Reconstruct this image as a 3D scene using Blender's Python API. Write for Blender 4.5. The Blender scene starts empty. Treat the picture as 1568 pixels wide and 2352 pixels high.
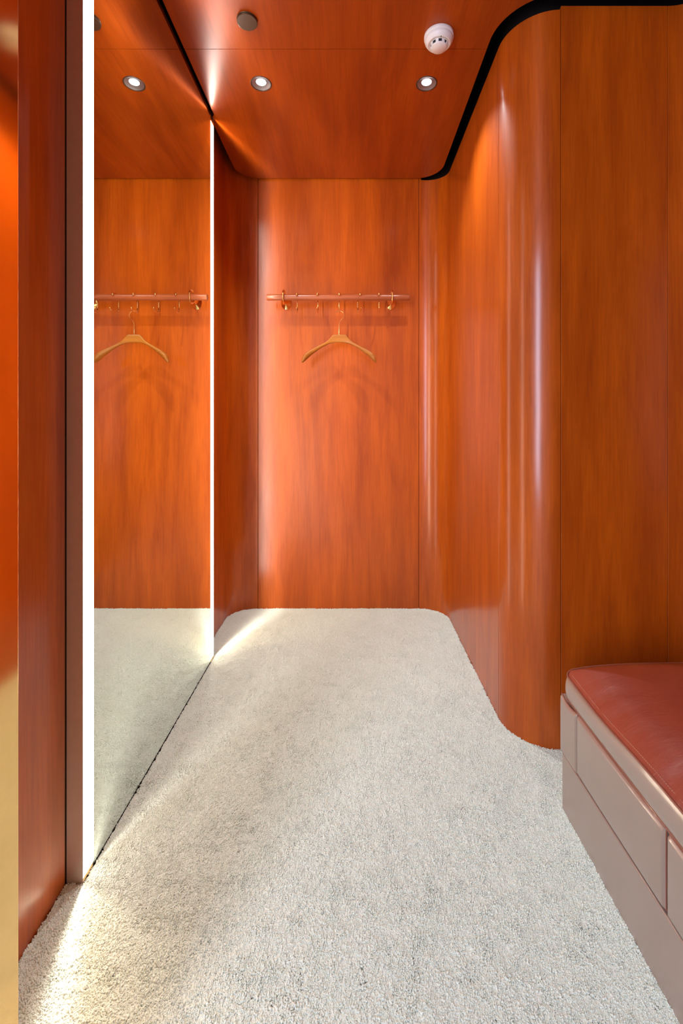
import bpy, bmesh, math, random
import numpy as np
from mathutils import Vector, Matrix

PI = math.pi
random.seed(4)
rng = np.random.default_rng(7)
S = bpy.context.scene
COL = S.collection

# ------------------------------------------------------------------ camera
F_PX, VPX, VPY = 1055.0, 806.0, 962.0
cam_d = bpy.data.cameras.new('camera')
cam = bpy.data.objects.new('camera', cam_d)
COL.objects.link(cam)
cam.location = (0, 0, 1.10)
cam.rotation_euler = (PI/2, 0, 0)
cam_d.sensor_fit = 'VERTICAL'
cam_d.sensor_height = 36.0
cam_d.lens = 36.0*F_PX/2352.0
cam_d.shift_x = (784.0-VPX)/2352.0
cam_d.shift_y = -(1176.0-VPY)/2352.0
cam_d.clip_start = 0.02
S.camera = cam

# ------------------------------------------------------------------ world, large lights, exposure
S.view_settings.view_transform = 'Standard'
S.view_settings.look = 'None'
S.view_settings.gamma = 1.0
S.view_settings.use_curve_mapping = False
S.view_settings.exposure = 0.0

W = bpy.data.worlds.new('world')
S.world = W
W.use_nodes = True
W.node_tree.nodes['Background'].inputs[0].default_value = (0.62, 0.74, 1.0, 1)
W.node_tree.nodes['Background'].inputs[1].default_value = 0.5

def area(name, loc, rot, sx, sy, power, color, spread=None, parent=None):
    l = bpy.data.lights.new(name, 'AREA')
    l.shape = 'RECTANGLE'; l.size = sx; l.size_y = sy
    l.energy = power; l.color = color
    if spread is not None: l.spread = math.radians(spread)
    o = bpy.data.objects.new(name, l); COL.objects.link(o)
    o.location = loc; o.rotation_euler = rot
    if parent is not None: o.parent = parent
    return o

# the bright, cool space beyond the doorway, behind the camera
area('outer_room_light', (-1.15, -1.5, 1.55), (math.radians(88), 0, math.radians(-25)), 0.55, 2.3, 82, (0.72, 0.78, 1.0))

LED_STRENGTH = 9.0
LED_COLOR = (1.0, 0.87, 0.74)
BEAM_POWER = 27.0
UPS = (-0.35, 0.05, 0.04, 1.0)     # share of the light against the vertical component of its direction
LOBES = [(70, 6.5, .95, (1.0, .95, .90)), (60, 13, .42, (1.0, .80, .56)), (38, 16, .24, (1.0, .80, .58)), (15, 30, .06, (1.0, .88, .75))]
SPOT_POWER = 56.0

# ------------------------------------------------------------------ helpers
def props(o, label=None, cat=None, group=None, kind=None):
    if label: o['label'] = label
    if cat: o['category'] = cat
    if group: o['group'] = group
    if kind: o['kind'] = kind
    return o

def empty(name, loc, label=None, cat=None, group=None, kind=None):
    o = bpy.data.objects.new(name, None); COL.objects.link(o)
    o.location = loc; o.empty_display_size = 0.05
    return props(o, label, cat, group, kind)

def link(name, me, mat, parent=None, origin=None):
    """mesh given in world coordinates; origin moves the object's origin"""
    if origin is not None:
        me.transform(Matrix.Translation(-Vector(origin)))
    if mat is not None: me.materials.append(mat)
    o = bpy.data.objects.new(name, me); COL.objects.link(o)
    loc = Vector(origin) if origin is not None else Vector((0, 0, 0))
    if parent is not None:
        o.parent = parent
        base = Vector((0, 0, 0)); p = parent
        while p is not None:
            base += Vector(p.location); p = p.parent
        o.location = loc - base
    else:
        o.location = loc
    return o

class MB:
    def __init__(s): s.v = []; s.f = []; s.sm = []
    def add(s, vs, fs, smooth=False):
        n = len(s.v); s.v += [tuple(v) for v in vs]
        for f in fs:
            s.f.append(tuple(i+n for i in f)); s.sm.append(smooth)
        return s
    def box(s, x0, x1, y0, y1, z0, z1):
        vs = [(x, y, z) for z in (z0, z1) for y in (y0, y1) for x in (x0, x1)]
        return s.add(vs, [(0,2,3,1), (4,5,7,6), (0,1,5,4), (2,6,7,3), (0,4,6,2), (1,3,7,5)])
    def mesh(s, name='mesh'):
        me = bpy.data.meshes.new(name)
        me.from_pydata(s.v, [], s.f)
        me.polygons.foreach_set('use_smooth', s.sm)
        me.update()
        return me
    def build(s, name, mat, parent=None, origin=None):
        return link(name, s.mesh(name), mat, parent, origin)

def bevel_box(x0, x1, y0, y1, z0, z1, r=0.003, seg=3):
    bm = bmesh.new()
    bmesh.ops.create_cube(bm, size=1.0)
    for v in bm.verts:
        v.co = Vector(((x0+x1)/2+v.co.x*(x1-x0), (y0+y1)/2+v.co.y*(y1-y0), (z0+z1)/2+v.co.z*(z1-z0)))
    bmesh.ops.bevel(bm, geom=list(bm.edges), offset=r, segments=seg, affect='EDGES', profile=0.5)
    me = bpy.data.meshes.new('box'); bm.to_mesh(me); bm.free()
    for p in me.polygons: p.use_smooth = p.area < 4*r*max(x1-x0, y1-y0, z1-z0) and False
    return me

def tube(pts, radii, n=12, closed=False, caps=True):
    """swept circle along 3-D points"""
    mb = MB()
    P = [Vector(p) for p in pts]; m = len(P)
    if not hasattr(radii, '__len__'): radii = [radii]*m
    T = []
    for i in range(m):
        if closed: t = P[(i+1) % m]-P[(i-1) % m]
        else: t = P[min(i+1, m-1)]-P[max(i-1, 0)]
        T.append(t.normalized())
    a = Vector((0, 0, 1))
    if abs(T[0].dot(a)) > .9: a = Vector((1, 0, 0))
    u = (a-T[0]*a.dot(T[0])).normalized()
    vs = []
    for i in range(m):
        u = (u-T[i]*u.dot(T[i])).normalized()
        w = T[i].cross(u)
        for k in range(n):
            an = 2*PI*k/n
            vs.append(P[i]+(u*math.cos(an)+w*math.sin(an))*radii[i])
    fs = []
    for i in range(m if closed else m-1):
        j = (i+1) % m
        for k in range(n):
            k2 = (k+1) % n
            fs.append((i*n+k, i*n+k2, j*n+k2, j*n+k))
    mb.add(vs, fs, True)
    if caps and not closed:
        mb.add([vs[k] for k in range(n)], [tuple(range(n))[::-1]])
        mb.add([vs[(m-1)*n+k] for k in range(n)], [tuple(range(n))])
    return mb

def lathe(prof, n=40, center=(0, 0, 0), axis='Z', mb=None, smooth=True):
    """prof: list of (r, h) ; axis Z: h along +Z ; axis Y: h along -Y (towards the camera)"""
    mb = mb or MB(); c = Vector(center)
    vs = []
    for r, h in prof:
        for k in range(n):
            a = 2*PI*k/n
            if axis == 'Z': v = Vector((r*math.cos(a), r*math.sin(a), h))
            else: v = Vector((r*math.cos(a), -h, r*math.sin(a)))
            vs.append(c+v)
    fs = []
    for i in range(len(prof)-1):
        for k in range(n):
            k2 = (k+1) % n
            fs.append((i*n+k, i*n+k2, (i+1)*n+k2, (i+1)*n+k))
    return mb.add(vs, fs, smooth)

def sphere(c, rx, ry=None, rz=None, n=14, mb=None):
    ry = ry or rx; rz = rz or rx
    mb = mb or MB(); vs = []; fs = []
    for i in range(n+1):
        th = PI*i/n
        for k in range(n):
            a = 2*PI*k/n
            vs.append((c[0]+rx*math.sin(th)*math.cos(a), c[1]+ry*math.sin(th)*math.sin(a), c[2]+rz*math.cos(th)))
    for i in range(n):
        for k in range(n):
            k2 = (k+1) % n
            fs.append((i*n+k, (i+1)*n+k, (i+1)*n+k2, i*n+k2))
    return mb.add(vs, fs, True)

def arc(cx, cy, r, a0, a1, n=16):
    return [(cx+r*math.cos(math.radians(a0+(a1-a0)*i/n)), cy+r*math.sin(math.radians(a0+(a1-a0)*i/n))) for i in range(n+1)]

def path_normals(P):
    N = []
    for i in range(len(P)):
        a = P[max(i-1, 0)]; b = P[min(i+1, len(P)-1)]
        dx, dy = b[0]-a[0], b[1]-a[1]; l = math.hypot(dx, dy)
        N.append((-dy/l, dx/l))
    return N

def path_panel(P, z0, z1, t, off=0.0, chamfer=0.0012, mb=None):
    """vertical sheet following a plan path (room on the right-hand side), thickness t outwards"""
    mb = mb or MB()
    N = path_normals(P); n = len(P)
    zt = z1 if callable(z1) else (lambda i: z1)
    inner = [(P[i][0]+N[i][0]*off, P[i][1]+N[i][1]*off) for i in range(n)]
    outer = [(P[i][0]+N[i][0]*(off+t), P[i][1]+N[i][1]*(off+t)) for i in range(n)]
    L = list(inner)
    if chamfer:
        for e, s in ((0, 1), (n-1, n-2)):
            dx, dy = P[s][0]-P[e][0], P[s][1]-P[e][1]; l = math.hypot(dx, dy)
            L[e] = (inner[e][0]+dx/l*chamfer, inner[e][1]+dy/l*chamfer)
    zs = 6
    vs = []; fs = []
    for i in range(n):
        for k in range(zs+1):
            vs.append((L[i][0], L[i][1], z0+(zt(i)-z0)*k/zs))
    for i in range(n-1):
        for k in range(zs):
            a = i*(zs+1)+k; b = a+zs+1
            fs.append((a, b, b+1, a+1))
    mb.add(vs, fs, True)
    # outer, top, bottom
    vs = []
    for i in range(n): vs += [(outer[i][0], outer[i][1], z0), (outer[i][0], outer[i][1], zt(i))]
    mb.add(vs, [(2*i, 2*i+1, 2*i+3, 2*i+2) for i in range(n-1)])
    vs = []
    for i in range(n): vs += [(L[i][0], L[i][1], zt(i)), (outer[i][0], outer[i][1], zt(i))]
    mb.add(vs, [(2*i, 2*i+2, 2*i+3, 2*i+1) for i in range(n-1)])
    vs = []
    for i in range(n): vs += [(L[i][0], L[i][1], z0), (outer[i][0], outer[i][1], z0)]
    mb.add(vs, [(2*i, 2*i+1, 2*i+3, 2*i+2) for i in range(n-1)])
    for e in (0, n-1):
        nn = N[e]
        c = (P[e][0]+nn[0]*(off+chamfer), P[e][1]+nn[1]*(off+chamfer))
        q = [L[e], c, outer[e]]
        for a, b in ((q[0], q[1]), (q[1], q[2])):
            mb.add([(a[0], a[1], z0), (b[0], b[1], z0), (b[0], b[1], zt(e)), (a[0], a[1], zt(e))], [(0, 1, 2, 3)])
    return mb

def slab_holes(outline, holes, z0, z1):
    from mathutils.geometry import tessellate_polygon
    mb = MB(); loops = [outline]+holes
    allp = [p for l in loops for p in l]
    tris = tessellate_polygon([[Vector((x, y, 0)) for x, y in l] for l in loops])
    for z in (z0, z1): mb.add([(x, y, z) for x, y in allp], [tuple(t) for t in tris])
    for l in loops:
        n = len(l)
        mb.add([(x, y, z0) for x, y in l]+[(x, y, z1) for x, y in l], [(i, (i+1) % n, n+(i+1) % n, n+i) for i in range(n)])
    return mb

def slab(outline, z0, z1):
    n = len(outline); mb = MB()
    mb.add([(x, y, z0) for x, y in outline], [tuple(range(n))[::-1]])
    mb.add([(x, y, z1) for x, y in outline], [tuple(range(n))])
    vs = [(x, y, z0) for x, y in outline]+[(x, y, z1) for x, y in outline]
    mb.add(vs, [(i, (i+1) % n, n+(i+1) % n, n+i) for i in range(n)])
    return mb

# ------------------------------------------------------------------ materials
def newmat(name):
    m = bpy.data.materials.new(name); m.use_nodes = True
    nt = m.node_tree; b = nt.nodes['Principled BSDF']
    return m, nt, b

def mixc(nt, fac, a, b, mode='MIX'):
    n = nt.nodes.new('ShaderNodeMix'); n.data_type = 'RGBA'; n.blend_type = mode
    for sock, val in ((n.inputs[0], fac), (n.inputs[6], a), (n.inputs[7], b)):
        if hasattr(val, 'is_output'): nt.links.new(val, sock)
        elif isinstance(val, (tuple, list)): sock.default_value = (*val, 1)
        else: sock.default_value = val
    return n.outputs[2]

def noise(nt, vec, scale, detail=4, rough=.55, dist=0.0):
    n = nt.nodes.new('ShaderNodeTexNoise')
    n.inputs['Scale'].default_value = scale; n.inputs['Detail'].default_value = detail
    n.inputs['Roughness'].default_value = rough; n.inputs['Distortion'].default_value = dist
    nt.links.new(vec, n.inputs['Vector'])
    return n.outputs['Fac']

def mapping(nt, vec, scale):
    n = nt.nodes.new('ShaderNodeMapping'); n.inputs['Scale'].default_value = scale
    nt.links.new(vec, n.inputs['Vector']); return n.outputs[0]

def ramp(nt, fac, stops):
    n = nt.nodes.new('ShaderNodeValToRGB'); nt.links.new(fac, n.inputs[0])
    e = n.color_ramp.elements
    while len(e) < len(stops): e.new(.5)
    for k, (p, c) in enumerate(stops):
        e[k].position = p; e[k].color = (*c, 1) if len(c) == 3 else c
    return n.outputs[0]

def bump(nt, h, strength, dist, normal=None):
    n = nt.nodes.new('ShaderNodeBump'); n.inputs['Strength'].default_value = strength
    n.inputs['Distance'].default_value = dist
    nt.links.new(h, n.inputs['Height'])
    if normal is not None: nt.links.new(normal, n.inputs['Normal'])
    return n.outputs[0]

def wood_mat(name, axis, light=(0.63, 0.130, 0.003), dark=(0.29, 0.040, 0.0015), rough=.5, coat=.85, crough=.22, fine=1.0, wav=1.0):
    m, nt, b = newmat(name)
    tc = nt.nodes.new('ShaderNodeTexCoord').outputs['Object']
    long = {'X': (0.05, 1, 1), 'Y': (1, 0.05, 1), 'Z': (1, 1, 0.05)}[axis]
    wide = {'X': (0.12, 1, 1), 'Y': (1, 0.12, 1), 'Z': (1, 1, 0.12)}[axis]
    grain = noise(nt, mapping(nt, tc, long), 150*fine, 4, .6)
    bands = noise(nt, mapping(nt, tc, wide), 14*fine, 4, .6, 0.4)
    # cathedral figure: contour lines of a slow noise
    slow = noise(nt, mapping(nt, tc, wide), 3.2*fine, 2, .45, 0.2)
    mul = nt.nodes.new('ShaderNodeMath'); mul.operation = 'MULTIPLY'; mul.inputs[1].default_value = 17.0
    nt.links.new(slow, mul.inputs[0])
    fr = nt.nodes.new('ShaderNodeMath'); fr.operation = 'PINGPONG'; fr.inputs[1].default_value = 1.0
    nt.links.new(mul.outputs[0], fr.inputs[0])
    fig = ramp(nt, fr.outputs[0], [(0.0, (0, 0, 0)), (0.22, (1, 1, 1)), (1.0, (1, 1, 1))])
    mot = noise(nt, mapping(nt, tc, wide), 7.0, 3, .5)
    base = mixc(nt, bands, dark, light)
    g = ramp(nt, grain, [(0.30, (0.60, 0.52, 0.46)), (0.62, (1, 1, 1))])
    c1 = mixc(nt, 0.45, base, g, 'MULTIPLY')
    f2 = mixc(nt, fig, (0.76, 0.68, 0.62), (1, 1, 1))
    c2 = mixc(nt, 0.30, c1, f2, 'MULTIPLY')
    mm = ramp(nt, mot, [(0.3, (0.78, 0.72, 0.70)), (0.7, (1.12, 1.12, 1.12))])
    c3 = mixc(nt, 0.55, c2, mm, 'MULTIPLY')
    nt.links.new(c3, b.inputs['Base Color'])
    b.inputs['Roughness'].default_value = rough
    b.inputs['Coat Weight'].default_value = coat
    b.inputs['Coat Roughness'].default_value = crough
    b.inputs['Coat IOR'].default_value = 1.5
    b.inputs['Specular IOR Level'].default_value = .12
    n1 = bump(nt, grain, 0.05, 0.001)
    if wav:
        w = noise(nt, tc, 2.6, 1, .4)
        n1 = bump(nt, w, 0.10*wav, 0.05, n1)
        cn = bump(nt, w, 0.10*wav, 0.05)
        nt.links.new(cn, b.inputs['Coat Normal'])
    nt.links.new(n1, b.inputs['Normal'])
    return m

WOOD_V = wood_mat('cherry_veneer_vertical', 'Z')
WOOD_C = wood_mat('cherry_veneer_ceiling', 'Y', light=(0.50, 0.088, 0.003), dark=(0.26, 0.034, 0.0015), wav=.6, coat=.5, crough=.34)
WOOD_ROD = wood_mat('rail_wood', 'X', light=(0.46, 0.13, 0.045), dark=(0.34, 0.075, 0.022), fine=1.2, wav=0, crough=.25)
WOOD_H = wood_mat('hanger_wood', 'X', light=(0.46, 0.17, 0.022), dark=(0.30, 0.09, 0.010), fine=.8, wav=0, crough=.35, coat=.4)

def plain(name, color, rough=.5, metal=0.0, coat=0.0, crough=.1, spec=.5):
    m, nt, b = newmat(name)
    tc = nt.nodes.new('ShaderNodeTexCoord').outputs['Object']
    n = noise(nt, tc, 60, 3)
    c = mixc(nt, n, tuple(x*.93 for x in color), tuple(min(1, x*1.05) for x in color))
    nt.links.new(c, b.inputs['Base Color'])
    b.inputs['Roughness'].default_value = rough; b.inputs['Metallic'].default_value = metal
    b.inputs['Coat Weight'].default_value = coat; b.inputs['Coat Roughness'].default_value = crough
    b.inputs['Specular IOR Level'].default_value = spec
    return m

BLACK = plain('shadow_gap_black', (0.006, 0.004, 0.004), .7, spec=.1)
BRASS = plain('polished_brass', (0.93, 0.60, 0.22), .10, 1.0)
BRASS_H = plain('brass_hardware', (0.95, 0.62, 0.24), .16, 1.0)
BRONZE = plain('bronze_profile', (0.66, 0.52, 0.46), .45, .85)
DARKMET = plain('dark_bronze', (0.075, 0.040, 0.026), .42, .3)
GUNMET = plain('gunmetal_reflector', (0.30, 0.27, 0.28), .5, .8)
WHITEP = plain('white_plastic', (0.83, 0.80, 0.78), .35)
VENT = plain('vent_dark', (0.02, 0.02, 0.03), .5)
OUTFLOOR = plain('outer_floor', (0.45, 0.42, 0.36), .8)
OUTWALL = plain('outer_wall', (0.70, 0.70, 0.70), .8)

def emis(name, color, strength):
    m = bpy.data.materials.new(name); m.use_nodes = True
    nt = m.node_tree; nt.nodes.clear()
    e = nt.nodes.new('ShaderNodeEmission'); o = nt.nodes.new('ShaderNodeOutputMaterial')
    e.inputs[0].default_value = (*color, 1); e.inputs[1].default_value = strength
    nt.links.new(e.outputs[0], o.inputs[0]); return m
LED = emis('led_diffuser', LED_COLOR, LED_STRENGTH)
LENS = emis('downlight_lens', (1.0, 0.98, 1.0), 9.0)

def mirror_mat():
    m, nt, b = newmat('mirror_silver')
    b.inputs['Base Color'].default_value = (0.86, 0.92, 0.89, 1)
    b.inputs['Metallic'].default_value = 1.0; b.inputs['Roughness'].default_value = 0.0
    return m
MIRROR = mirror_mat()

def carpet_mat():
    m, nt, b = newmat('carpet_pile_cream')
    tc = nt.nodes.new('ShaderNodeTexCoord').outputs['Object']
    big = noise(nt, tc, 5, 4, .6, .5)
    mid = noise(nt, tc, 38, 4, .65)
    fine = noise(nt, tc, 420, 3, .7)
    c = mixc(nt, ramp(nt, big, [(0.35, (0, 0, 0)), (0.65, (1, 1, 1))]), (0.80, 0.85, 0.74), (0.865, 0.875, 0.79))
    c = mixc(nt, .2, c, ramp(nt, mid, [(0.3, (0.80, 0.82, 0.76)), (0.6, (1, 1, 1))]), 'MULTIPLY')
    c = mixc(nt, .15, c, ramp(nt, fine, [(0.3, (0.70, 0.70, 0.66)), (0.6, (1, 1, 1))]), 'MULTIPLY')
    nt.links.new(c, b.inputs['Base Color'])
    b.inputs['Roughness'].default_value = .95
    b.inputs['Specular IOR Level'].default_value = .1
    b.inputs['Sheen Weight'].default_value = .25
    b.inputs['Sheen Roughness'].default_value = .6
    n1 = bump(nt, fine, .5, .002)
    nt.links.new(n1, b.inputs['Normal'])
    return m
CARPET = carpet_mat()

def leather_mat(name, color, dark, crease=1.0, rough=.34, coat=.8, cior=1.7, crough=.12):
    m, nt, b = newmat(name)
    tc = nt.nodes.new('ShaderNodeTexCoord').outputs['Object']
    a = noise(nt, tc, 9, 5, .6, .4)
    g = noise(nt, tc, 700, 2, .5)
    c = mixc(nt, a, dark, color)
    nt.links.new(c, b.inputs['Base Color'])
    b.inputs['Roughness'].default_value = rough
    b.inputs['Coat Weight'].default_value = coat; b.inputs['Coat Roughness'].default_value = crough
    b.inputs['Coat IOR'].default_value = cior
    n0 = bump(nt, g, .06, .0006)
    cr = noise(nt, mapping(nt, tc, (.8, 2.2, 1)), 16, 4, .55, 1.2)
    sl = noise(nt, mapping(nt, tc, (1, 1, .4)), 5, 2, .5, .3)
    n1 = bump(nt, cr, .10*crease, .010, n0)
    n1 = bump(nt, sl, .25, .02, n1)
    nt.links.new(n1, b.inputs['Normal'])
    c2 = bump(nt, cr, .10*crease, .010); c2 = bump(nt, sl, .25, .02, c2)
    nt.links.new(c2, b.inputs['Coat Normal'])
    return m
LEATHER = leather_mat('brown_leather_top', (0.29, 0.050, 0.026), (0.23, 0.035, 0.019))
LEATHER_S = leather_mat('brown_leather_reflection_tint', (0.33, 0.225, 0.175), (0.28, 0.185, 0.14), crease=.15, coat=1.0, cior=2.0, crough=.2)  # same leather as the top; the carpet's pale reflection is mixed into its colour
PIPE = plain('leather_piping', (0.25, 0.075, 0.042), .35, coat=.6)
THREAD = plain('stitch_thread', (0.50, 0.20, 0.13), .6)

# ------------------------------------------------------------------ room shell
H = 2.49          # ceiling panel underside
WT = 2.466         # top of the wall veneer beside the shadow gap
XM = -0.636       # mirror plane
D = 2.67          # back wall

floor = slab([(-1.3, -2.6), (1.6, -2.6), (1.6, 2.9), (-1.3, 2.9)], -0.10, -0.012).build('floor', OUTFLOOR)
props(floor, kind='structure')
ceil = slab([(-1.3, -0.35), (1.6, -0.35), (1.6, 2.9), (-1.3, 2.9)], 2.60, 2.68).build('ceiling', BLACK)
props(ceil, kind='structure')

# ceiling veneer panels
SE = 1.727
front = [(-0.626, SE-.001), (-0.626, 0.30), (1.19, 0.30), (1.19, 1.40)] + \
        [(1.09, 1.50)] + arc(.70, 1.69, .19, 270, 180, 20)[0:] + [(0.51, SE-.001)]
back = [(0.51, SE+.001), (0.51, 2.515)] + arc(.37, 2.515, .14, 0, 90, 14)[1:] + \
       arc(-.528, 2.535, .12, 90, 180, 12) + [(-.648, 2.14), (-.640, 2.118), (-0.626, 2.10), (-0.626, SE+.001)]
slab(front, H, H+.018).build('ceiling_panel', WOOD_C, ceil)
slab_holes(back, [[(hx+.041*math.cos(2*PI*k/32), 1.905+.041*math.sin(2*PI*k/32)) for k in range(32)] for hx in (-.373, .313)], H, H+.018).build('ceiling_panel', WOOD_C, ceil)

G = .0009
p_corner_l = [(-.692, 2.10), (-.692, 2.30)] + arc(-.542, 2.52, .15, 180, 90, 18)
p_back = [(-.542+G*2, D), (-.3, D), (-.07, D), (.16, D), (.395-G*2, D)]
p_right = arc(.395, 2.522, .148, 90, 0, 18) + [(.543, 2.35), (.543, 2.1), (.543, 1.9), (.543, 1.692+G)]
p_convex = [(.543, 1.692-G)] + arc(.70, 1.69, .157, 180, 270, 24)[1:-1] + [(.70-G, 1.533)]
p_flat = [(.70+G, 1.533), (.82, 1.533), (.94, 1.533), (1.057-G, 1.533)]
p_side = arc(1.057, 1.385, .148, 90, 0, 14) + [(1.205, 1.1), (1.205, .75), (1.205, .42)]

wall_back = path_panel([(-.9, D), (.395, D)], -.012, 2.6, .08, off=.021, chamfer=0).build('wall_back', BLACK)
wall_right = path_panel(arc(.395, 2.522, .148, 90, 0, 14)+[(.543, 1.69)]+arc(.70, 1.69, .157, 180, 270, 20)[1:]+[(1.057, 1.533)]+arc(1.057, 1.385, .148, 90, 0, 10)[1:]+[(1.205, .42)],
                        -.012, 2.6, .05, off=.021, chamfer=0).build('wall_right', BLACK)
for w in (wall_back, wall_right): props(w, kind='structure')
path_panel(p_back, -.012, 2.599, .018).build('wall_panel', WOOD_V, wall_back)
na = 18
path_panel(p_right, -.012, lambda i: 2.52 if i < 1 else WT+.024*(1-min(1, i/15.0))**1.2, .018).build('wall_panel', WOOD_V, wall_right)
path_panel(p_convex, -.012, WT, .018).build('wall_panel', WOOD_V, wall_right)
path_panel(p_flat, -.012, WT+.012, .018).build('wall_panel', WOOD_V, wall_right)
path_panel(p_side, -.012, WT+.012, .018).build('wall_panel', WOOD_V, wall_right)

# left wall: core behind the mirror, the veneered return by the door and the veneer beyond the mirror
wall_left = MB().box(-.90, -.715, .50, 2.75, -.012, 2.6).build('wall_left', BLACK)
props(wall_left, kind='structure')
path_panel(p_corner_l, -.012, 2.599, .018).build('wall_panel', WOOD_V, wall_left)
path_panel([(-.676, .60), (-.676, .75), (-.676, .9), (-.676, 1.0865)], -.012, 2.599, .018).build('wall_panel', WOOD_V, wall_left)

# doorway the picture is taken through
trim = link('trim_1', bevel_box(-.80, -.450, .50, .6225, -.012, 2.6, .0015, 2), BRASS)
props(trim, kind='structure')
wall_front = MB().box(.60, 1.28, .30, .418, -.012, 2.6).build('wall_front', WOOD_V)
props(wall_front, kind='structure')

# ------------------------------------------------------------------ carpet: real tufts on a dense grid, clipped to the room outline
room = [(-.6735, .45), (-.6735, 1.088), (-.6350, 1.090), (-.6350, 2.1235), (-.691, 2.1245), (-.691, 2.30)] + arc(-.542, 2.52, .149, 180, 90, 10) + \
       arc(.395, 2.522, .147, 90, 0, 10) + [(.542, 1.69)] + arc(.70, 1.69, .158, 180, 270, 12)[1:] + \
       [(1.057, 1.532)] + arc(1.057, 1.385, .147, 90, 0, 6)[1:] + [(1.204, .42), (.6, .42), (.6, .25), (-.44, .25), (-.44, .45)]
def inside(px, py, poly):
    r = np.zeros(px.shape, bool); n = len(poly)
    for i in range(n):
        x1, y1 = poly[i]; x2, y2 = poly[(i+1) % n]
        c = ((y1 > py) != (y2 > py))
        with np.errstate(divide='ignore', invalid='ignore'):
            xi = (x2-x1)*(py-y1)/(y2-y1)+x1
        r ^= (c & (px < xi))
    return r
def vnoise(x, y, cell, seed):
    r = np.random.default_rng(seed); T = r.random((512, 512))
    gx = x/cell; gy = y/cell
    ix = np.floor(gx).astype(int); iy = np.floor(gy).astype(int)
    fx = gx-ix; fy = gy-iy; fx = fx*fx*(3-2*fx); fy = fy*fy*(3-2*fy)
    a = T[ix % 512, iy % 512]; b = T[(ix+1) % 512, iy % 512]; c = T[ix % 512, (iy+1) % 512]; d = T[(ix+1) % 512, (iy+1) % 512]
    return (a*(1-fx)+b*fx)*(1-fy)+(c*(1-fx)+d*fx)*fy
def worley(x, y, cell, seed):
    r = np.random.default_rng(seed); J = r.random((512, 512, 3))
    gx = x/cell; gy = y/cell
    ix = np.floor(gx).astype(int); iy = np.floor(gy).astype(int)
    best = np.full(x.shape, 9.0); hid = np.zeros(x.shape)
    for a in (-1, 0, 1):
        for b in (-1, 0, 1):
            j = J[(ix+a) % 512, (iy+b) % 512]
            d = (ix+a+j[..., 0]-gx)**2+(iy+b+j[..., 1]-gy)**2
            m = d < best
            best = np.where(m, d, best); hid = np.where(m, j[..., 2], hid)
    return np.sqrt(best), hid
BENCH = (.598, .437, 1.307)     # footprint of the bench: its plinth presses the pile flat
def relief(x, y):
    return .0014*(vnoise(x+3, y+3, .05, 5)-.5)+.0028*(vnoise(x+3, y+3, .16, 6)-.5)
def make_carpet():
    x0, x1, y0, y1 = -.70, 1.21, .25, 2.68
    st = .0027
    X, Y = np.meshgrid(np.arange(x0, x1, st), np.arange(y0, y1, st), indexing='ij')
    jx = X+rng.normal(0, .0006, X.shape); jy = Y+rng.normal(0, .0006, X.shape)
    wx = jx+.006*(vnoise(jx+5, jy+5, .03, 3)-.5); wy = jy+.006*(vnoise(jx+9, jy+2, .03, 4)-.5)
    d1, h1 = worley(wx+10, wy+10, .0078, 1)
    tuft = np.clip(1-d1**2*1.25, 0, 1)*(.65+.35*h1)
    d2, h2 = worley(wx+20, wy+10, .0045, 8)
    z = -.0053+.0016*tuft+.0008*np.clip(1-d2*1.2, 0, 1)
    z += relief(jx, jy)+.0012*(rng.random(z.shape)-.5)
    # sparse pulled gaps between clumps of tufts
    gp = vnoise(jx+13, jy+13, .022, 11)
    z -= .0035*np.clip((gp-.70)*6, 0, 1)
    ins = inside(X, Y, room)
    nx, ny = X.shape
    idx = -np.ones((nx, ny), int)
    ins &= ~((X > BENCH[0]+.002) & (Y > BENCH[1]) & (Y < BENCH[2]-.002))
    f_in = ins[:-1, :-1] & ins[1:, :-1] & ins[1:, 1:] & ins[:-1, 1:]
    use = np.zeros((nx, ny), bool)
    use[:-1, :-1] |= f_in; use[1:, :-1] |= f_in; use[1:, 1:] |= f_in; use[:-1, 1:] |= f_in
    idx[use] = np.arange(use.sum())
    V = np.stack([jx[use], jy[use], z[use]], 1)
    a, b = np.nonzero(f_in)
    Fc = np.stack([idx[a, b], idx[a+1, b], idx[a+1, b+1], idx[a, b+1]], 1)
    me = bpy.data.meshes.new('carpet')
    me.vertices.add(len(V)); me.vertices.foreach_set('co', V.astype(np.float32).ravel())
    me.loops.add(Fc.size); me.loops.foreach_set('vertex_index', Fc.astype(np.int32).ravel())
    me.polygons.add(len(Fc)); me.polygons.foreach_set('loop_start', np.arange(0, Fc.size, 4, dtype=np.int32))
    me.polygons.foreach_set('use_smooth', np.ones(len(Fc), bool))
    me.update(calc_edges=True); me.validate()
    return me
carpet = link('carpet', make_carpet(), CARPET)
props(carpet, 'cream off-white fluffy wall-to-wall carpet covering the whole fitting room floor', 'carpet', kind='stuff')

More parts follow.
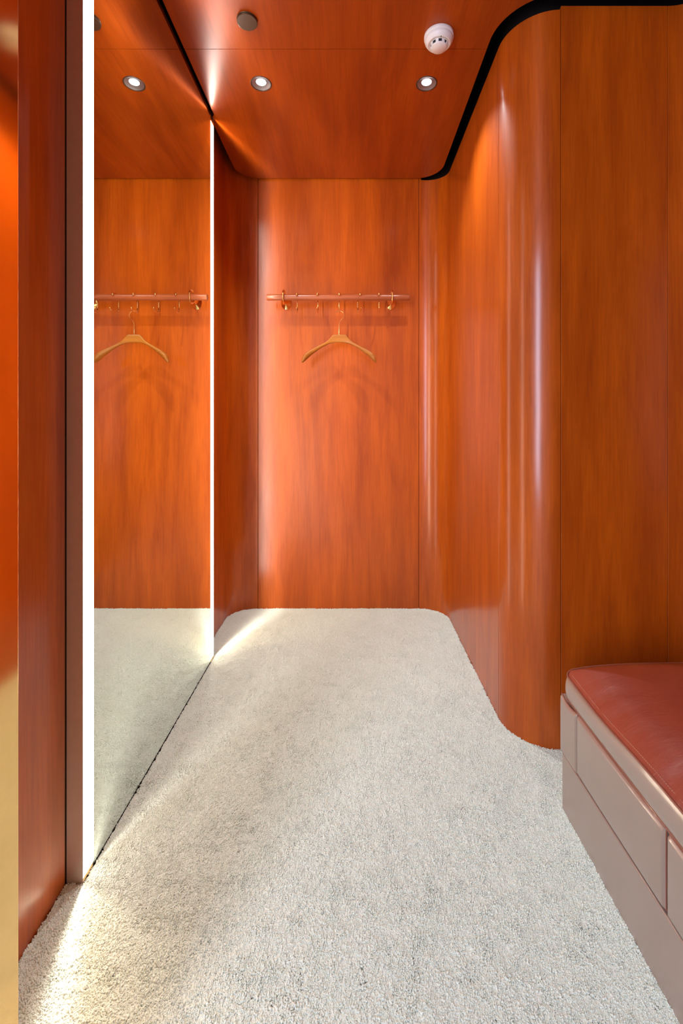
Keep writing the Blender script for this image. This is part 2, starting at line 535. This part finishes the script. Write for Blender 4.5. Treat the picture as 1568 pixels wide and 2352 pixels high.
def make_tufts():
    """short wool tips standing on the pile, instanced by geometry nodes from a cloud of points"""
    # one tuft: a few splayed, curling, tapered yarn ends
    r = random.Random(5); mb = MB()
    for k in range(7):
        a = 2*PI*k/7+r.uniform(-.4, .4); out = r.uniform(.0008, .0028) if k else 0
        bx, by = out*math.cos(a), out*math.sin(a)
        lean = r.uniform(.2, .9); tw = r.uniform(-1.6, 1.6); L = r.uniform(.0028, .0036); w = r.uniform(.0012, .0018)
        rings = []
        px, py, pz = bx, by, 0.0
        for j in range(4):
            q = j/3
            rad = w*(.9, 1.1, 1.0, .55)[j]
            rings.append([(px+rad*math.cos(2*PI*m/4+q), py+rad*math.sin(2*PI*m/4+q), pz) for m in range(4)])
            an = a+tw*q
            px += L/3*lean*(.4+q)*math.cos(an); py += L/3*lean*(.4+q)*math.sin(an); pz += L/3*(1-.25*q*lean)
        vs = [v for g in rings for v in g]
        fs = [(j*4+m, j*4+(m+1) % 4, (j+1)*4+(m+1) % 4, (j+1)*4+m) for j in range(3) for m in range(4)]+[(12, 13, 14, 15)]
        mb.add(vs, fs, True)
    me = mb.mesh('tuft'); me.materials.append(CARPET)
    src = bpy.data.objects.new('yarn_tuft', me)          # not linked: only the source of the instances
    st = .0041
    X, Y = np.meshgrid(np.arange(-.70, 1.21, st), np.arange(.25, 2.68, st), indexing='ij')
    X = X+rng.uniform(-.45, .45, X.shape)*st; Y = Y+rng.uniform(-.45, .45, Y.shape)*st
    keep = inside(X, Y, room)
    # skip what stands under the bench
    keep &= ~((X > BENCH[0]+.01) & (Y > BENCH[1]) & (Y < BENCH[2]))
    X = X[keep]; Y = Y[keep]; n = len(X)
    dx = (vnoise(X+3, Y+3, .045, 21)-.5)+(vnoise(X+3, Y+3, .013, 22)-.5)
    dy = (vnoise(X+8, Y+3, .045, 23)-.5)+(vnoise(X+8, Y+3, .013, 24)-.5)
    z = -.0060+.0010*(vnoise(X+3, Y+3, .012, 25)-.5)+relief(X, Y)
    rot = np.stack([dy*1.3+rng.normal(0, .25, n), dx*1.3+rng.normal(0, .25, n), rng.uniform(0, 2*PI, n)], 1)
    sc = np.clip(rng.normal(1.08, .15, n), .7, 1.5)*(.90+.25*vnoise(X+3, Y+3, .02, 27))
    pm = bpy.data.meshes.new('pile'); pm.vertices.add(n)
    pm.vertices.foreach_set('co', np.stack([X, Y, z], 1).astype(np.float32).ravel())
    at = pm.attributes.new('rot', 'FLOAT_VECTOR', 'POINT'); at.data.foreach_set('vector', rot.astype(np.float32).ravel())
    at = pm.attributes.new('scl', 'FLOAT', 'POINT'); at.data.foreach_set('value', sc.astype(np.float32))
    o = link('carpet_pile', pm, None, carpet); o['kind'] = 'stuff'
    ng = bpy.data.node_groups.new('pile', 'GeometryNodeTree')
    ng.interface.new_socket('Geometry', in_out='INPUT', socket_type='NodeSocketGeometry')
    ng.interface.new_socket('Geometry', in_out='OUTPUT', socket_type='NodeSocketGeometry')
    gi = ng.nodes.new('NodeGroupInput'); go = ng.nodes.new('NodeGroupOutput')
    ip = ng.nodes.new('GeometryNodeInstanceOnPoints'); oi = ng.nodes.new('GeometryNodeObjectInfo')
    oi.inputs['Object'].default_value = src
    na1 = ng.nodes.new('GeometryNodeInputNamedAttribute'); na1.data_type = 'FLOAT_VECTOR'; na1.inputs['Name'].default_value = 'rot'
    na2 = ng.nodes.new('GeometryNodeInputNamedAttribute'); na2.data_type = 'FLOAT'; na2.inputs['Name'].default_value = 'scl'
    e2r = ng.nodes.new('FunctionNodeEulerToRotation')
    L = ng.links.new
    L(gi.outputs[0], ip.inputs['Points']); L(oi.outputs['Geometry'], ip.inputs['Instance'])
    L(na1.outputs['Attribute'], e2r.inputs[0]); L(e2r.outputs[0], ip.inputs['Rotation'])
    L(na2.outputs['Attribute'], ip.inputs['Scale']); L(ip.outputs[0], go.inputs[0])
    md = o.modifiers.new('pile', 'NODES'); md.node_group = ng
make_tufts()

# ------------------------------------------------------------------ wall mirror
mir = empty('wall_mirror', (XM, 1.60, 0), 'tall frameless wall mirror on the left wall between two vertical light strips', 'mirror')
MB().box(XM-.006, XM, 1.1355, 2.0795, .0005, 2.535).build('mirror_glass', MIRROR, mir)
MB().box(XM-.070, XM-.0065, 1.1355, 2.0795, -.012, 2.535).build('backing_board', BLACK, mir)
MB().box(XM-.006, XM+.0008, 1.1355, 2.0795, -.010, .0003).build('bottom_trim', BLACK, mir)

# ------------------------------------------------------------------ vertical light strips
def optic(light, uplight):
    """photometric profile of the strip's lens: a narrow white lobe close to the mirror plane and a wider warm one"""
    light.use_nodes = True
    nt = light.node_tree; nt.nodes.clear()
    geo = nt.nodes.new('ShaderNodeNewGeometry')
    sep = nt.nodes.new('ShaderNodeSeparateXYZ'); nt.links.new(geo.outputs['Incoming'], sep.inputs[0])
    def M(op, a, b=None):
        n = nt.nodes.new('ShaderNodeMath'); n.operation = op
        for k, v in enumerate((a, b)):
            if v is None: continue
            if hasattr(v, 'is_output'): nt.links.new(v, n.inputs[k])
            else: n.inputs[k].default_value = v
        return n.outputs[0]
    ang = M('ARCTAN2', M('ABSOLUTE', sep.outputs[1]), sep.outputs[0])
    def lobe(c, w):
        d = M('DIVIDE', M('SUBTRACT', ang, math.radians(c)), math.radians(w))
        return M('EXPONENT', M('MULTIPLY', M('MULTIPLY', d, d), -1.0))
    out = nt.nodes.new('ShaderNodeOutputLight')
    up = None
    if uplight:       # towards the mirror side the lens throws upwards only
        up = nt.nodes.new('ShaderNodeMapRange'); up.interpolation_type = 'SMOOTHSTEP'
        nt.links.new(sep.outputs[2], up.inputs['Value'])
        up.inputs['From Min'].default_value = UPS[0]; up.inputs['From Max'].default_value = UPS[1]
        up.inputs['To Min'].default_value = UPS[2]; up.inputs['To Max'].default_value = UPS[3]
        hi = nt.nodes.new('ShaderNodeMapRange'); nt.links.new(sep.outputs[2], hi.inputs['Value'])
        hi.inputs['From Min'].default_value = .05; hi.inputs['From Max'].default_value = .6
        hi.inputs['To Min'].default_value = 1.0; hi.inputs['To Max'].default_value = .40
        up = M('MULTIPLY', up.outputs[0], hi.outputs[0])
    add = None
    for c, w, amp, colr in LOBES:
        e = nt.nodes.new('ShaderNodeEmission'); e.inputs[0].default_value = (*colr, 1)
        v = M('MULTIPLY', lobe(c, w), amp)
        if up is not None: v = M('MULTIPLY', v, up)
        nt.links.new(v, e.inputs[1])
        if add is None: add = e.outputs[0]
        else:
            x = nt.nodes.new('ShaderNodeAddShader'); nt.links.new(add, x.inputs[0]); nt.links.new(e.outputs[0], x.inputs[1]); add = x.outputs[0]
    nt.links.new(add, out.inputs[0])
def light_strip(y0, y1, face_y, label, beams):
    t = empty('light_strip', (-.66, (y0+y1)/2, 0), label, 'light strip', 'vertical light strips at the two sides of the mirror')
    # bronze channel
    if face_y < 0:
        MB().box(-.6745, -.6358, y0-.0005, y0+.003, -.010, 2.59).build('channel', BRONZE, t)
        MB().box(-.71, -.6385, y0+.0031, y1, -.010, 2.53).build('back_channel', DARKMET, t)
    else:
        MB().box(-.6905, -.6358, y1-.003, y1+.0005, -.010, 2.59).build('channel', BRONZE, t)
        MB().box(-.71, -.6385, y0, y1-.0031, -.010, 2.53).build('back_channel', DARKMET, t)
    me = bevel_box(-.6384, -.6352, y0+.0003, y1-.0003, .009, 2.452, .0006, 2)
    link('diffuser', me, LED, t)
    link('end_cap', bevel_box(-.6384, -.6356, y0+.0008, y1-.0008, 2.4525, 2.462, .001, 1), BRASS_H, t)
    link('end_cap', bevel_box(-.6384, -.6356, y0+.0008, y1-.0008, -.002, .0085, .001, 1), BRASS_H, t)
    # the strip's optic throws its light to both sides, low along the mirror plane
    for sgn in beams:
        a = math.radians(72*sgn)
        yy = y1+.0012 if sgn > 0 else y0-.0012
        share = {(-1, -1): 1.0, (-1, 1): 1.9, (1, 1): .60, (1, -1): 1.0}[(face_y, sgn)]
        l = area('strip_beam', Vector((-.6342, yy, 1.24))-Vector(t.location), (PI/2, 0, a-PI/2), .003, 2.42, BEAM_POWER*share, (1, 1, 1), None, t)
        optic(l.data, sgn != face_y)
    return t
light_strip(1.090, 1.134, -1, 'wide bright vertical light strip nearest the doorway, left of the mirror', (-1, 1))
light_strip(2.081, 2.125, 1, 'thin far vertical light strip at the back end of the mirror', (1, -1))

# ------------------------------------------------------------------ ceiling fittings
def downlight(x, y, label):
    t = empty('downlight', (x, y, H), label, 'downlight', 'recessed ceiling downlights')
    lathe([(.0435, 0.0), (.0435, -.0016), (.041, -.0022), (.0395, -.001), (.0385, .001)], 40, (x, y, H)).build('trim_ring', DARKMET, t)
    lathe([(.0385, .0), (.034, .0028), (.027, .0050), (.0215, .0062)], 40, (x, y, H)).build('reflector', GUNMET, t)
    lathe([(.0205, .0060), (.012, .0052), (.0001, .0048)], 32, (x, y, H)).build('lens', LENS, t)
    l = bpy.data.lights.new('downlight_spot', 'SPOT')
    l.energy = SPOT_POWER; l.color = (.93, .98, 1.0); l.spot_size = math.radians(112); l.spot_blend = 1.0
    l.shadow_soft_size = .012
    o = bpy.data.objects.new('downlight_spot', l); COL.objects.link(o); o.parent = t
    o.location = (0, 0, -.008)
    return t
downlight(-.373, 1.905, 'round recessed downlight in the ceiling nearer the mirror')
downlight(.313, 1.905, 'round recessed downlight in the ceiling below the smoke detector, on the right')

sp = empty('sprinkler_cover', (-.362, 1.60, H), 'flat round dark bronze cover disc hanging just below the ceiling', 'sprinkler cover')
lathe([(.0001, -.0100), (.0335, -.0100), (.0350, -.0094), (.0352, -.0078), (.0335, -.0075), (.0001, -.0075)], 44, (-.362, 1.60, H), smooth=False).build('cover_disc', DARKMET, sp)
lathe([(.029, -.0075), (.030, .0), (.0345, 0.0), (.0352, -.0012), (.031, -.0015)], 40, (-.362, 1.60, H)).build('collar', DARKMET, sp)

sd = empty('smoke_detector', (.318, 1.665, H), 'round white smoke detector with dark vents on the ceiling', 'smoke detector')
cx, cy = .318, 1.665
lathe([(.0001, 0), (.0515, 0), (.0530, -.0015), (.0530, -.0115), (.0520, -.0130), (.0475, -.0135)], 48, (cx, cy, H)).build('base', WHITEP, sd)
lathe([(.0485, -.0135), (.0500, -.0155), (.0500, -.0210), (.0485, -.0245), (.0420, -.0330), (.0405, -.0345), (.0350, -.0345), (.0345, -.0335), (.0305, -.0335)], 48, (cx, cy, H)).build('body', WHITEP, sd)
cap = lathe([(.0305, -.0335), (.0300, -.0348)], 48, (cx, cy, H))
lathe([(.0288, -.0436), (.0285, -.0455), (.0270, -.0475), (.0001, -.0480)], 48, (cx, cy, H), mb=cap)
capo = cap.build('sensor_cap', WHITEP, sd)
lathe([(.0268, -.0335), (.0265, -.0440)], 32, (cx, cy, H)).build('vent', VENT, sd)
for k in range(8):
    a = 2*PI*k/8+math.radians(112)
    mb = MB(); da = math.radians(10)
    r0, r1 = .0300, .0272; zt, zb = H-.0345, H-.0440
    vs = []
    for z in (zb, zt):
        for r in (r0, r1):
            for s in (-1, 1):
                vs.append((cx+r*math.cos(a+s*da), cy+r*math.sin(a+s*da), z))
    mb.add(vs, [(0, 1, 3, 2), (4, 6, 7, 5), (0, 4, 5, 1), (2, 3, 7, 6), (0, 2, 6, 4), (1, 5, 7, 3)])
    mb.build('rib', WHITEP, capo)
sphere((cx+.001, cy-.0385, H-.0350), .0018, n=10).build('indicator_light', VENT, sd)

# ------------------------------------------------------------------ coat rail, hooks and hanger
RX0, RX1, RY, RZ = -.470, .326, 2.567, 1.779
rail = empty('coat_rail', ((RX0+RX1)/2, D, RZ), 'round wooden coat rail held by two brass rings on the back wall', 'coat rail')
R = .0178
prof = [(R-.002, 0), (R, .002)]
pts = [(RX0, RY, RZ), (RX0+.0015, RY, RZ), (RX0+.003, RY, RZ)] + [(RX0+.003+(RX1-RX0-.006)*k/10, RY, RZ) for k in range(1, 10)] + [(RX1-.003, RY, RZ), (RX1-.0015, RY, RZ), (RX1, RY, RZ)]
rr = [R-.0022, R-.0006, R] + [R]*9 + [R, R-.0006, R-.0022]
tube(pts, rr, 28).build('rod', WOOD_ROD, rail)
for x in (-.377, .229):
    cyy, czz = RY+.012, RZ+.006
    ringp = [(x, cyy+.0365*math.cos(2*PI*k/36), czz+.0365*math.sin(2*PI*k/36)) for k in range(36)]
    rg = tube(ringp, .0048, 12, closed=True).build('ring', BRASS_H, rail)
    ros = lathe([(.0001, .0575), (.0075, .0575), (.0085, .048), (.010, .040), (.015, .027), (.026, .014), (.040, .0055), (.0435, .003), (.0435, .0002)],
          36, (x, D, RZ-.004), 'Y')
    ros.v = [(x+(v[0]-x)*.68, v[1], v[2]) for v in ros.v]; ros.build('rosette', BRASS_H, rg)

def hook_mesh():
    pts = []
    # over the rod: from the front knob, back over the top, down behind, forward into the J
    for a in range(35, 181, 12):
        t = math.radians(a)
        pts.append((0, -math.cos(t)*.0225, math.sin(t)*.0225))
    pts += [(0, .0235, -.012), (0, .0235, -.030), (0, .0235, -.050), (0, .0232, -.066)]
    for a in range(0, 61, 12):
        t = math.radians(a)
        pts.append((0, .0232-.014+.014*math.cos(t)-.0005, -.066-.017*math.sin(t)))
    pts += [(0, .003, -.0845), (0, -.010, -.0850), (0, -.022, -.0825), (0, -.033, -.0765), (0, -.041, -.0690)]
    rad = [.0032]*len(pts)
    return pts, rad
hp, hr = hook_mesh()
wire0 = tube(hp, hr, 10).mesh('hook_wire')
knob0 = sphere((0, -.0225, .0128), .0066, .0068, .0088, 14).mesh('hook_knob')
tip0 = sphere((0, -.0415, -.0680), .0048, n=12).mesh('hook_tip')
for me in (wire0, knob0, tip0): me.materials.append(BRASS_H)
HX = [(-.302, 2, 'brass s-hook on the coat rail, leftmost of the five'),
      (-.187, 1, 'brass s-hook on the coat rail, second from the left'),
      (-.066, 3, 'middle brass s-hook on the coat rail carrying the wooden hanger'),
      (.044, 16, 'brass s-hook on the coat rail, second from the right'),
      (.156, -3, 'brass s-hook on the coat rail, rightmost of the five')]
for x, rz, lab in HX:
    h = empty('coat_hook', (x, RY, RZ), lab, 'hook', 'brass hooks hanging on the wooden rail')
    h.rotation_euler = (0, 0, math.radians(rz))
    for nm, me in (('wire', wire0), ('knob', knob0), ('tip', tip0)):
        o = bpy.data.objects.new(nm, me); COL.objects.link(o); o.parent = h

def hanger():
    ox, oy = -.066, 2.553
    ztop = RZ-.0800            # underside of the wire that rests in the hook
    t = empty('coat_hanger', (ox, oy, ztop), 'curved wooden coat hanger with brass hook hanging from the middle hook', 'hanger')
    # wire: open to the left, round over the top, back under to the neck
    cz = ztop-.024
    pts = []
    for a in range(150, -61, -10):
        r = .0255
        pts.append((ox+.001+r*math.cos(math.radians(a)), oy, cz+r*math.sin(math.radians(a))))
    lx, lz = pts[-1][0], pts[-1][2]
    for k in range(1, 6):
        s = k/5
        pts.append((lx+(ox-lx)*(1-(1-s)**1.8), oy, lz-.027*s))
    pts += [(ox, oy, lz-.038), (ox, oy, ztop-.112)]
    tube(pts, .00165, 8).build('hook_wire', BRASS_H, t)
    mb = MB()
    col = [(.0026, ztop-.0985)]
    for k in range(7):
        col += [(.0050, ztop-.1000-.0038*k), (.0042, ztop-.1017-.0038*k)]
    col += [(.0052, ztop-.1275), (.0052, ztop-.131)]
    lathe([(r, z) for r, z in col], 16, (ox, oy, 0), mb=mb); mb.build('collar', BRASS_H, t)
    # body: swept sections along x
    zt0 = ztop-.1300
    n = 56; m = 20; vs = []; fs = []
    for i in range(n+1):
        u = -1+2*i/n; s = abs(u)
        x = .205*u
        # top outline: flat middle, sweeping shoulders, drooping rounded ends
        def interp(tab, q):
            for (a, va), (b, vb) in zip(tab, tab[1:]):
                if q <= b: 
                    f = (q-a)/(b-a); f2 = f
                    return va+(vb-va)*f2
            return tab[-1][1]
        top = interp([(0, 0), (.155, -.0006), (.185, -.004), (.25, -.021), (.31, -.0345), (.40, -.0480), (.52, -.061), (.79, -.091), (.90, -.108), (.96, -.122), (.99, -.138), (1.0, -.150)], s)
        bot = interp([(0, -.0455), (.12, -.0460), (.25, -.0510), (.36, -.0605), (.49, -.0760), (.61, -.094), (.73, -.113), (.85, -.136), (.945, -.1555), (.975, -.160), (1.0, -.1610)], s)
        thick = interp([(0, .0085), (.2, .0085), (.35, .0095), (.6, .015), (.85, .023), (.95, .021), (1.0, .007)], s)
        fy = -.030*s*s            # ends sweep forward
        cz_ = (top+bot)/2; hz = (top-bot)/2
        for k in range(m):
            a = 2*PI*k/m
            ca, sa = math.cos(a), math.sin(a)
            e = .62
            yy = math.copysign(abs(ca)**e, ca)*thick; zz = math.copysign(abs(sa)**(e if s < .3 else .8), sa)*hz
            vs.append((ox+x, oy+fy+yy, zt0+cz_+zz))
    for i in range(n):
        for k in range(m):
            k2 = (k+1) % m
            fs.append((i*m+k, (i+1)*m+k, (i+1)*m+k2, i*m+k2))
    b = MB(); b.add(vs, fs, True)
    b.add([vs[k] for k in range(m)], [tuple(range(m))]); b.add([vs[n*m+k] for k in range(m)], [tuple(range(m))[::-1]])
    b.build('hanger_body', WOOD_H, t)
hanger()

# ------------------------------------------------------------------ leather bench
BX0, BX1, BY0, BY1 = .598, 1.195, .437, 1.307
bench = empty('bench', ((BX0+BX1)/2, (BY0+BY1)/2, 0), 'low leather upholstered bench with padded brown cushion in the right alcove', 'bench')
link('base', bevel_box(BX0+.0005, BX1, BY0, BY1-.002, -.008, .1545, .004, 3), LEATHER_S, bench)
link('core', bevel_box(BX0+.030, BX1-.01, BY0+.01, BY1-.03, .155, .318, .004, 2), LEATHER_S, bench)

def pad(y0, y1, z0, z1, x0, depth, bulge, roll, sag=0.0):
    """upholstered front panel facing -X with rolled edges"""
    ny, nz = 44, 22
    mb = MB(); vs = []; fs = []
    def smooth_t(i, n, L):
        e = .16
        q = i/n
        return q*q*(3-2*q)*.5+q*.5
    for i in range(ny+1):
        y = y0+(y1-y0)*smooth_t(i, ny, y1-y0)
        for k in range(nz+1):
            q = smooth_t(k, nz, z1-z0)
            z = z0+(z1-z0)*q
            dy = min(y-y0, y1-y); dz = min(z-z0, z1-z)
            def rf(d): return 0 if d >= roll else roll-math.sqrt(max(0, roll*roll-(roll-d)**2))
            u = (y-y0)/(y1-y0)
            z += (-sag*math.sin(PI*u)*q)
            b = bulge*math.sin(PI*min(1, max(0, u)))**.5*math.sin(PI*q)**.6
            b *= 1+.25*math.sin(17*y+3*z)
            vs.append((x0+max(rf(dy), rf(dz))+.3*min(rf(dy), rf(dz))-b, y, z))
    w = nz+1
    for i in range(ny):
        for k in range(nz):
            fs.append((i*w+k, i*w+k+1, (i+1)*w+k+1, (i+1)*w+k))
    mb.add(vs, fs, True)
    # sides back to the core
    rim = [i*w for i in range(ny+1)]+[ny*w+k for k in range(1, nz+1)]+[i*w+nz for i in range(ny-1, -1, -1)]+[k for k in range(nz-1, 0, -1)]
    a = [vs[i] for i in rim]; b2 = [(x0+depth, v[1], v[2]) for v in a]; n = len(a)
    mb.add(a+b2, [(i, (i+1) % n, n+(i+1) % n, n+i) for i in range(n)])
    return mb, [vs[i*w+nz] for i in range(ny+1)], [vs[ny*w+k] for k in range(nz+1)], [vs[i*w] for i in range(ny+1)], [vs[k] for k in range(nz+1)]
pads = [(1.2185, 1.3105, .000, .0015, .008), (.8765, 1.2165, .001, .004, .002), (.5300, .8680, .000, .004, .002), (.4370, .5280, .000, .0015, .004)]
for (y0, y1, off, bl, sag) in pads:
    zb = .1570 if y1-y0 < .2 else .1615
    mb, top, far, bot, near = pad(y0, y1, zb, .3165, BX0-.0030+off, .045, bl, .006, sag)
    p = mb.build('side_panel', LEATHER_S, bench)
    tube([(v[0]-.001, v[1], v[2]+.001) for v in top], .0019, 8).build('piping', PIPE, p)
    tube([(v[0]-.0005, v[1], v[2]-.0002) for v in bot], .0013, 8).build('piping', PIPE, p)
    tube([(v[0]-.0005, v[1]+.0002, v[2]) for v in near], .0014, 8).build('piping', PIPE, p)

def rrect(x0, x1, y0, y1, r, n=8, m=26):
    P = []
    cs = [(x1-r, y1-r, 0), (x0+r, y1-r, 90), (x0+r, y0+r, 180), (x1-r, y0+r, 270)]
    for c in cs:
        P += arc(c[0], c[1], r, c[2], c[2]+90, n)
    Q = []
    for i in range(len(P)):
        a = P[i]; b = P[(i+1) % len(P)]; Q.append(a)
        L = math.hypot(b[0]-a[0], b[1]-a[1])
        if L > .1:
            k = int(L/.02)
            for j in range(1, k): Q.append((a[0]+(b[0]-a[0])*j/k, a[1]+(b[1]-a[1])*j/k))
    return Q
def cushion():
    x0, x1, y0, y1 = BX0+.003, BX1-.004, BY0+.004, BY1-.010
    O = rrect(x0, x1, y0, y1, .030)
    n = len(O); w = (x1-x0)/2; cxm = (x0+x1)/2
    Sk = [(cxm, min(max(y, y0+w), y1-w)) for x, y in O]
    def nrm(i):
        a = O[i-1]; b = O[(i+1) % n]; dx, dy = b[0]-a[0], b[1]-a[1]; l = math.hypot(dx, dy)
        return (dy/l, -dx/l)
    Nn = [nrm(i) for i in range(n)]
    def edge_z(x, y): return .384+.024*(1-math.exp(-(x-x0)/.10))+.005*math.sin(9*y+1.0)+.004*math.sin(21*y)*.4
    vs = []; rows = 0
    def ring(off, zf):
        nonlocal rows
        for i in range(n):
            x, y = O[i][0]+Nn[i][0]*off, O[i][1]+Nn[i][1]*off
            vs.append((x, y, zf(x, y)))
        rows += 1
    ring(-.010, lambda x, y: .3185)
    ring(-.002, lambda x, y: .3190)
    for q in (.08, .22, .4, .6, .8, .93, 1.0):
        ring(.0075*math.sin(PI*q)**.7-.001*q, lambda x, y, q=q: .3195+(edge_z(x, y)-.3195)*q)
    top_start = rows
    def pillow(d): return .050*(1-math.exp(-d/.070))
    for t in (.012, .03, .06, .10, .16, .24, .34, .46, .60, .75, .90):
        for i in range(n):
            x = O[i][0]*(1-t)+Sk[i][0]*t; y = O[i][1]*(1-t)+Sk[i][1]*t
            d = min(x-x0, x1-x, y-y0, y1-y)
            wr = 0
            near = math.exp(-((x-x0)/.07))
            wr = .0028*math.sin(95*y+14*x)*near*min(1, d/.01)*(.5+.5*math.sin(23*y+1))
            vs.append((x, y, edge_z(x, y)+pillow(d)+wr))
        rows += 1
    # centre line
    base = len(vs)
    fs = []
    for r in range(rows-1):
        for i in range(n):
            j = (i+1) % n
            fs.append((r*n+i, r*n+j, (r+1)*n+j, (r+1)*n+i))
    for i in range(n): vs.append((Sk[i][0], Sk[i][1], edge_z(*Sk[i])+pillow(.29)))
    for i in range(n):
        j = (i+1) % n
        if Sk[i] != Sk[j]: fs.append(((rows-1)*n+i, (rows-1)*n+j, base+j, base+i))
        else: fs.append(((rows-1)*n+i, (rows-1)*n+j, base+i))
    # the boxing (sides) and the top are two pieces of one leather; painted reflection pales the sides
    nb = (top_start-1)*n
    side_f = [f for f in fs if min(f) < nb]
    top_f = [f for f in fs if min(f) >= nb]
    mt = MB().add(vs, top_f, True); ms = MB().add(vs, side_f, True)
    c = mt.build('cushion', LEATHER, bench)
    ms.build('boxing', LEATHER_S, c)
    tube([(O[i][0]+Nn[i][0]*.0012, O[i][1]+Nn[i][1]*.0012, edge_z(*O[i])+.0005) for i in range(n)], .0024, 10, closed=True).build('piping', PIPE, c)
    tube([(O[i][0]+Nn[i][0]*.001, O[i][1]+Nn[i][1]*.001, .3215) for i in range(n)], .0022, 10, closed=True).build('piping', PIPE, c)
    # stitches along the top seam
    st = MB(); k = 0
    y = y0+.05
    while y < y1-.035:
        for s in (0,):
            x = x0+.0085; z = edge_z(x, y)+pillow(.0085)+.0002
            st.box(x-.0005, x+.0005, y, y+.0034, z-.0006, z+.0009)
        y += .0055
    so = st.build('stitching', THREAD, c); so['kind'] = 'stuff'
cushion()
